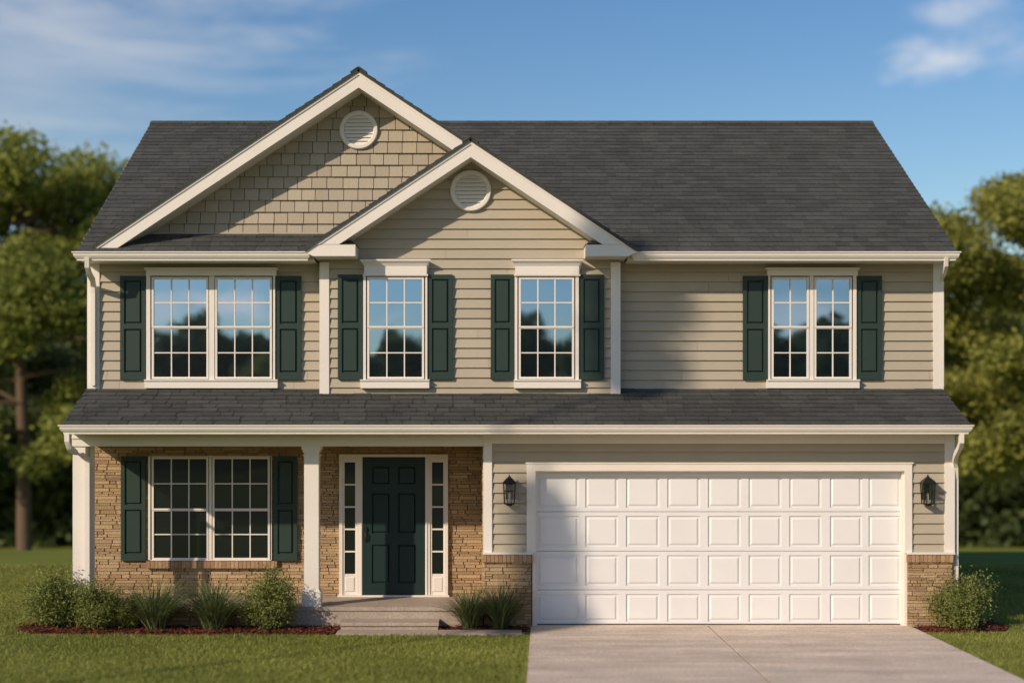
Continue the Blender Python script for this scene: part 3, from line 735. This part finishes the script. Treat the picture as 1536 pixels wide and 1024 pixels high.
# wall lanterns
def lantern(u, v):
    cx, cz = PX(u, -.1), PZ(v, -.1); cy = -.125; m = MB()
    def ring(z, r): return [(cx+a*r, cy+b*r*.9, z) for a, b in ((-1, -1), (1, -1), (1, 1), (-1, 1))]
    def fr(z0, r0, z1, r1):
        m.add(ring(z0, r0)+ring(z1, r1), [(0, 1, 5, 4), (1, 2, 6, 5), (2, 3, 7, 6), (3, 0, 4, 7), (3, 2, 1, 0), (4, 5, 6, 7)])
    fr(cz-.185, .066, cz-.170, .072); fr(cz-.205, .03, cz-.185, .05)
    fr(cz+.085, .088, cz+.10, .088); fr(cz+.10, .094, cz+.165, .035); fr(cz+.165, .026, cz+.185, .02); fr(cz+.185, .010, cz+.212, .006)
    for a, b in ((-1, -1), (1, -1), (1, 1), (-1, 1)):
        m.tube([(cx+a*.064, cy+b*.058, cz-.172), (cx+a*.078, cy+b*.07, cz+.088)], .0085, 6)
    fr(cz-.012, .074, cz-.002, .0745)
    m.box(cx-.05, cx+.05, -.035, -.012, cz-.12, cz+.14); m.box(cx-.012, cx+.012, -.06, -.03, cz+.09, cz+.115)
    m.tube([(cx, -.03, cz-.08), (cx, -.05, cz-.15), (cx, cy, cz-.18)], .008, 6)
    l = part(m, 'wall_lantern', M_BLACK)
    g_ = MB(); g_.add([(cx-.058, cy-.052, cz-.165), (cx+.058, cy-.052, cz-.165), (cx+.072, cy-.064, cz+.08), (cx-.072, cy-.064, cz+.08),
                       (cx-.058, cy+.045, cz-.165), (cx+.058, cy+.045, cz-.165), (cx+.072, cy+.058, cz+.08), (cx-.072, cy+.058, cz+.08)],
                      [(0, 1, 2, 3), (4, 0, 3, 7), (1, 5, 6, 2)]); g_.build('lantern_glass', M_LAMPG, l, recalc=False)
    c = MB(); c.tube([(cx, cy, cz-.17), (cx, cy, cz-.08)], .014, 10); c.tube([(cx, cy, cz-.08), (cx, cy, cz-.05), (cx, cy, cz-.02)], [.013, .018, .003], 10); c.build('candle_bulb', M_DOORW, l)
M_LAMPG = bpy.data.materials.new('clear_lantern_glass'); M_LAMPG.use_nodes = True
nt = M_LAMPG.node_tree; tr = nt.nodes.new('ShaderNodeBsdfTransparent'); tr.inputs[0].default_value = (.75, .75, .72, 1); gl = nt.nodes.new('ShaderNodeBsdfGlossy'); gl.inputs['Roughness'].default_value = .05
mx = nt.nodes.new('ShaderNodeMixShader'); mx.inputs[0].default_value = .12; nt.links.new(tr.outputs[0], mx.inputs[1]); nt.links.new(gl.outputs[0], mx.inputs[2]); nt.links.new(mx.outputs[0], nt.nodes['Material Output'].inputs[0])
lantern(764, 735); lantern(1391, 735)

# ------------------------------------------------------------ mulch beds
def bed(outline, name, label):
    """chips scattered over a low mound"""
    poly = outline; xs_ = [p[0] for p in poly]; ys_ = [p[1] for p in poly]
    def inside(x, y):
        c = False; j = len(poly)-1
        for i in range(len(poly)):
            if (poly[i][1] > y) != (poly[j][1] > y) and x < (poly[j][0]-poly[i][0])*(y-poly[i][1])/(poly[j][1]-poly[i][1])+poly[i][0]: c = not c
            j = i
        return c
    m = MB(); m.prism_z(poly, -.03, .016, .2)
    n = int(area(poly)*1500); k = 0
    while k < n:
        x, y = random.uniform(min(xs_)-.03, max(xs_)+.03), random.uniform(min(ys_)-.03, max(ys_)+.03)
        if not inside(x+random.gauss(0, .02), y+random.gauss(0, .02)): continue
        k += 1; a = random.uniform(0, 6.3); l = random.uniform(.012, .035); w = random.uniform(.005, .012); z = random.uniform(.015, .04); tl = random.uniform(-.5, .5)
        dx, dy = math.cos(a)*l, math.sin(a)*l; ex, ey = -math.sin(a)*w, math.cos(a)*w; dz = tl*l
        m.add([(x-dx-ex, y-dy-ey, z-dz), (x+dx-ex, y+dy-ey, z+dz), (x+dx+ex, y+dy+ey, z+dz+.004), (x-dx+ex, y-dy+ey, z-dz+.004)], [(0, 1, 2, 3)], random.random())
    o = m.build(name, M_MULCH, recalc=False); tag(o, label, 'mulch', kind='stuff'); return o
bed([(-6.25, -.35), (-6.0, -.62), (-5.3, -.72), (-3.5, -.75), (-2.1, -.74), (-2.0, -.62), (-1.98, -.46), (-1.98, -.065), (-5.6, -.065), (-5.62, .5), (-6.05, .45), (-6.3, .1)], 'mulch_bed', 'red brown mulch bed in front of the porch left of the step')
bed([(-.66, -.46), (.50, -.46), (.52, -.07), (-.03, -.07), (-.66, -.07)], 'mulch_bed', 'small mulch bed between the step and the driveway')
bed([(5.66, -.08), (5.66, -.42), (6.1, -.58), (6.75, -.42), (6.95, 0), (6.8, .6), (6.3, .7), (6.3, -.03)], 'mulch_bed', 'mulch bed at the right corner of the garage')

# ------------------------------------------------------------ plants
def leaf_quads(c, size, spread=None, up=0.):
    n = len(c); d = rng.normal(size=(n, 3)); d[:, 2] += up; d /= np.linalg.norm(d, axis=1)[:, None]
    a = np.cross(d, rng.normal(size=(n, 3))); a /= np.linalg.norm(a, axis=1)[:, None]; b = np.cross(d, a)
    s = (size*rng.uniform(.6, 1.3, n))[:, None]; a = a*s; b = b*s*.55
    v = np.stack([c-a, c-b*.9, c+a, c+b*.9], 1).reshape(-1, 3)
    return v, np.arange(n*4).reshape(-1, 4)
def shrub(name, r, h, n, mat_, stems=14, leaf=.016):
    root = empty(name); m = MB(); tips = []
    for k in range(stems):
        a = random.uniform(0, 6.28); q = random.random()**.6; tip = Vector((math.cos(a)*r*q*.85, math.sin(a)*r*q*.85, h*(1-.45*q*q)*random.uniform(.5, 1.12)))
        mid = Vector((tip.x*.45, tip.y*.45, tip.z*.5)); m.tube([(0, 0, 0), mid, tip], [.009, .006, .003], 5)
        for j in range(4):
            s = mid.lerp(tip, random.uniform(0, .9)); e = s+Vector((random.gauss(0, .11), random.gauss(0, .11), random.uniform(.02, .19))); m.tube([s, e], [.004, .002], 4); tips.append(e)
        tips.append(tip)
    m.build('stem', M_STEM, root)
    t = np.array([tuple(x) for x in tips]); idx = rng.integers(0, len(t), n)
    c = t[idx]*(1-rng.random((n, 1))**2*np.array([.25, .25, .75]))+rng.normal(size=(n, 3))*np.array([.042, .042, .04])*(r/.35)
    c[:, 2] = np.abs(c[:, 2])+.01
    v, q = leaf_quads(c, leaf, up=.6); clump = rng.random(len(t))[idx]
    fast('foliage', v, q, np.clip(.25+.45*clump+.3*rng.random(n), 0, 1), mat_, root); return root
def grass_clump(name, r, h, n):
    root = empty(name); V = []; Q = []; T = []; b = 0
    for k in range(n):
        a = random.uniform(0, 6.283); lean = .12+.88*random.random()**.6; L_ = h*random.uniform(.7, 1.25); w = random.uniform(.0035, .0065)
        bx, by = random.gauss(0, .03), random.gauss(0, .03); d = Vector((math.cos(a), math.sin(a), 0)); p = Vector((-d.y, d.x, 0)); t = random.random()
        segs = 7; pts = []
        for i in range(segs+1):
            s = i/segs; ang = lean*(.42+.85*s*s)
            if i == 0: cur = Vector((bx, by, 0))
            else: cur = cur+(d*math.sin(ang*1.35)+Vector((0, 0, math.cos(ang*1.35))))*(L_/segs)
            pts.append(cur.copy())
        for i, c in enumerate(pts):
            ww = w*(1-(i/segs)**2*.9); V += [tuple(c-p*ww), tuple(c+p*ww)]
        for i in range(segs): Q.append((b+2*i, b+2*i+1, b+2*i+3, b+2*i+2)); T.append(t)
        b += 2*(segs+1)
    o = fast('blades', np.array(V), np.array(Q), np.array(T), M_BLADE, root); return root
sh_a = shrub('shrub', .42, .66, 11500, M_SHRUB, 40); sh_b = shrub('shrub', .36, .62, 9500, M_SHRUB, 32); sh_c = shrub('shrub', .50, .62, 13500, M_SHRUB, 48)
def put(o, u, v, sc, rz, label, cat, group, y=None):
    d = CAM_H*F/(v-CV); y = d-CAM_D if y is None else y
    o.location = (PX(u, y), y, .01); o.scale = (sc,)*3 if not isinstance(sc, tuple) else sc; o.rotation_euler.z = rz; tag(o, label, cat, group)
G1, G2 = 'leafy shrubs in the mulch beds', 'ornamental grass clumps in the mulch beds'
put(sh_a, 78, 937, (1.12, 1.1, 1.08), .4, 'loose green shrub at the far left end of the long mulch bed', 'shrub', G1, -.15)
put(sh_b, 146, 937, 1.06, 1.2, 'green shrub right in front of the corner post of the porch', 'shrub', G1, -.28)
o = copy_tree(sh_b); put(o, 192, 937, (.7, .7, .8), 3.2, 'small dim shrub between the corner shrub and the first grass clump', 'shrub', G1, -.22)
o = copy_tree(sh_a); put(o, 406, 937, (1.0, 1.0, 1.12), 2.2, 'light green shrub left of the middle porch column', 'shrub', G1, -.33)
put(sh_c, 1443, 937, (1.0, 1.0, 1.08), 0., 'broad green shrub beside the right stone pier of the garage', 'shrub', G1, -.12)
ga = grass_clump('ornamental_grass', .4, .66, 620); gb = grass_clump('ornamental_grass', .4, .62, 560)
put(ga, 233, 940, (1.45, 1.3, 1.0), 0, 'arching grass clump nearest the left shrubs, below the porch window', 'grass clump', G2, -.36)
put(gb, 322, 940, (1.55, 1.4, 1.05), 0, 'arching grass clump next to the light green shrub, below the porch window', 'grass clump', G2, -.36)
o = copy_tree(gb); put(o, 704, 940, (1.1, 1.1, .9), 2., 'grass clump beside the front step in the small bed', 'grass clump', G2, -.28)
o = copy_tree(ga); put(o, 750, 940, (1.15, 1.1, .95), 4., 'grass clump in front of the left stone pier of the garage', 'grass clump', G2, -.30)

# lawn blades
def lawn_blades():
    n = 420000
    x = rng.uniform(-10.5, 11, n); y = rng.uniform(-5.6, 9, n)
    keep = ((x < .58-.0*y) & (y < -.80)) | ((x > 5.65) & (y < -.55)) | ((x < -6.15) & (y >= -.8)) | ((x > 6.8) & (y >= -.6)) | ((x < -5.9) & (y < -.55)) 
    left = .56-.27*np.clip(-y/7, 0, 1); keep &= ~((x > left+.0) & (x < 5.64) & (y < .2)); keep &= ~((x > 5.6) & (x < 6.98) & (y > -.6) & (y < .8))
    keep |= ((x > -6.6) & (x < -6.2) & (y > -.8) & (y < 3))
    x, y = x[keep], y[keep]; n = len(x)
    h = rng.uniform(.018, .046, n)*(1+.35*np.sin(x*3.1+np.sin(y*2.3)*2)*np.sin(y*4.3)); a = rng.uniform(0, 6.283, n); w = rng.uniform(.003, .0055, n)*1.2
    lx = rng.normal(0, .022, n); ly = rng.normal(0, .022, n)
    z = np.zeros(n); px, py = np.cos(a)*w, np.sin(a)*w
    A = np.stack([x-px, y-py, z], 1); B = np.stack([x+px, y+py, z], 1); C = np.stack([x+lx+px*.3, y+ly+py*.3, h], 1); D = np.stack([x+lx-px*.3, y+ly-py*.3, h], 1)
    v = np.stack([A, B, C, D], 1).reshape(-1, 3); q = np.arange(4*n).reshape(-1, 4)
    t = np.clip(.5+.25*np.sin(x*1.3+2)*np.sin(y*1.9+x)+rng.normal(0, .22, n), 0, 1)
    o = fast('grass_blades', v, q, t, M_LAWN); tag(o, 'short mown green grass of the front lawn', 'grass', kind='stuff')
lawn_blades()

# ------------------------------------------------------------ trees
def tree(kind, h, spread, n, leaf, trunk_h, lm, seed, low=.25):
    random.seed(seed); root = empty(kind); m = MB()
    r0 = h*.016
    m.tube([(0, 0, -.3), (.0, 0, .25), (random.gauss(0, .1), random.gauss(0, .1), trunk_h), (random.gauss(0, .2), random.gauss(0, .2), h*.62), (random.gauss(0, .3), random.gauss(0, .3), h*.9)], [r0*1.5, r0*1.05, r0*.85, r0*.5, r0*.12], 10)
    cl = []
    for k in range(30):
        f = random.random(); z0 = trunk_h*.9+(h*.82-trunk_h)*f; a = random.uniform(0, 6.283)
        env = math.sin(math.pi*min(1, .18+.82*(f*.9+.08)))**.6; L_ = spread*env*random.uniform(.55, 1.08)
        e = Vector((math.cos(a)*L_, math.sin(a)*L_, z0+random.uniform(.0, .18)*h*(1-f*.4)))
        mid = Vector((e.x*.5, e.y*.5, (z0+e.z)/2-.1)); m.tube([(0, 0, z0), mid, e], [r0*.36, r0*.22, r0*.06], 6)
        cl.append((e, random.uniform(.14, .26)*spread)); cl.append((mid.lerp(e, .35)+Vector((random.gauss(0, .5), random.gauss(0, .5), random.gauss(0, .4))), random.uniform(.12, .24)*spread))
    for k in range(26):
        u = Vector((random.gauss(0, 1), random.gauss(0, 1), random.gauss(0, 1))).normalized()*random.uniform(.5, .95)
        zc = (h+trunk_h*low*2)/2; cl.append((Vector((u.x*spread, u.y*spread, zc+u.z*(h-zc)*.96)), random.uniform(.10, .22)*spread))
    m.build('trunk', M_BARK, root, smooth=True)
    cs = np.array([tuple(c[0]) for c in cl]); rs = np.array([c[1] for c in cl]); tn = rng.random(len(cl))
    wts = rs**2; idx = rng.choice(len(cl), n, p=wts/wts.sum())
    d = rng.normal(size=(n, 3)); d /= np.linalg.norm(d, axis=1)[:, None]; rr = rng.random((n, 1))**.42
    c = cs[idx]+d*rr*rs[idx][:, None]*np.array([1.15, 1.15, .72])+rng.normal(size=(n, 3))*.12
    v, q = leaf_quads(c, leaf, up=.4)
    fast('crown', v, q, np.clip(.15+.5*tn[idx]+.3*rng.random(n), 0, 1), lm, root); return root
T1 = tree('broadleaf_tree', 14.5, 4.9, 80000, .115, 3.6, M_LEAF[0], 3)
T2 = tree('broadleaf_tree', 14., 5.2, 85000, .115, 3.2, M_LEAF[1], 11)
T3 = tree('broadleaf_tree', 13., 4.6, 60000, .135, 1.8, M_LEAF[2], 19)
GT = 'broadleaf trees of the wood behind the house'
used = set()
def place(T, u, d, sc, rz, label, group=GT):
    o = T if T not in used else copy_tree(T); used.add(T)
    y = d-CAM_D; x = PX(u, y); o.location = (x, y, ground_z(x, y)-.05); o.scale = (sc,)*3; o.rotation_euler.z = rz; tag(o, label, 'tree', group); return o
place(T1, 36, 56, 1.19, .5, 'tall sunlit tree with the bare trunk at the left edge, left of the house')
place(T2, 1560, 52, 1.1, .9, 'broad sunlit tree at the right edge of the photo, right of the garage')
place(T3, 120, 76, 1.12, .2, 'dark tree just left of the house behind the sunlit one')
place(T3, -60, 72, 1.2, 2.2, 'dark tree at the far left edge behind the bare trunk')
place(T1, 1440, 82, 1.0, 3.1, 'tree behind the right corner of the roof')
place(T3, 1490, 74, .95, 1.2, 'dark tree behind the trunk of the broad right tree')
place(T3, 1400, 92, 1.1, 4.2, 'farthest dark tree just beside the right downspout')
place(T3, 200, 92, 1.15, 5.2, 'far dark tree mostly hidden by the left corner of the house')
place(T2, 20, 90, 1.2, 1.9, 'far tree seen behind the left bare trunk')
place(T2, 1600, 80, 1.2, 3.9, 'tall tree beyond the right edge of the picture')
place(T3, 400, 80, .8, 1.0, 'low tree hidden behind the left half of the house'); place(T3, 1000, 84, .8, 2.0, 'low tree hidden behind the right half of the house')
# undergrowth closing the wood
def woods(name, x0, x1, y0, y1, h, n, label, leaf=.34):
    c = np.stack([rng.uniform(x0, x1, n), rng.uniform(y0, y1, n), rng.random(n)**1.15*h], 1)
    c[:, 2] *= (.80+.07*np.sin(c[:, 0]*.31+1)+.07*np.sin(c[:, 0]*.83)+.05*np.sin(c[:, 0]*1.9+2)+.03*np.sin(c[:, 0]*4.3)); c[:, 2] += -3.1 if y0 > 0 else 0
    v, q = leaf_quads(c, leaf, up=.2); o = fast(name, v, q, rng.random(n)*.7, M_LEAF[2]); tag(o, label, 'woods', kind='stuff')
woods('woods', -75, 85, 78, 92, 9.5, 90000, 'dark far off wood closing the view behind the house')
woods('woods', -75, 85, -90, -80, 11.2, 150000, 'dark wood across the street seen only in the window reflections', .5)
woods('undergrowth', -60, 70, 51, 61, 5.5, 90000, 'dark undergrowth along the edge of the wood behind the house')
# across the street, behind the viewer: seen only in the windows
GB = 'trees across the street reflected in the windows'
def across(T, x, y, sc, rz, label):
    o = copy_tree(T); o.location = (x, y, 0); o.scale = (sc,)*3; o.rotation_euler.z = rz; tag(o, label, 'tree', GB)
labs = ['tree across the street reflected in the upper windows']
for i, (x, y, s) in enumerate([(-34, -62, .72), (-27, -70, .60), (-20, -64, .56), (-13.5, -72, .58), (-8, -66, .62), (-1, -70, .60), (6, -64, .66), (13, -70, .78), (20, -66, .64), (28, -72, .72), (35, -64, .66), (42, -70, .7), (-42, -68, .7)]):
    across((T3, T1, T3, T2)[i % 4], x, y, s*1.0, i*1.3, labs[0])

# unseen tree added to shade the garage door's left edge and beside the bump-out
def shade_tree():
    root = empty('added_shade_tree', (-9.10, -8.5, 0)); m = MB(); tt_ = [(0, 0, -.1), (.05, 0, 3), (.2, 0, 6.2), (.45, 0, 8.4)]
    m.tube(tt_, [.05, .042, .035, .015], 8); m.tube([(.0, 0, 6.2), (.6, .1, 8.6), (1.0, .1, 10.4), (1.4, .1, 11.6)], [.055, .045, .03, .01], 6)
    cl = [(.42, 8.3, .26), (.45, 7.9, .33), (.50, 7.4, .33), (.55, 6.9, .34), (.62, 6.5, .36), (.75, 6.9, .22), (.6, 7.7, .2), (.70, 6.3, .3),
          (1.0, 10.5, .34), (1.2, 11.1, .4), (1.35, 11.6, .4), (1.3, 10.7, .34), (1.0, 11.5, .34), (1.25, 11.9, .3), (1.2, 10.3, .3), (.95, 10.9, .34)]
    m.build('trunk', M_BARK, root, smooth=True); idx = rng.integers(0, len(cl), 6500); a = np.array(cl)
    d = rng.normal(size=(6500, 3)); d /= np.linalg.norm(d, axis=1)[:, None]
    c = np.stack([a[idx, 0], np.zeros(6500), a[idx, 1]], 1)+d*(rng.random((6500, 1))**.4)*a[idx, 2][:, None]
    v, q = leaf_quads(c, .06, up=.3); fast('crown', v, q, rng.random(6500), M_LEAF[0], root)
    tag(root, 'slender unseen tree added left of the photographer to cast shade on the house front', 'tree')
shade_tree()
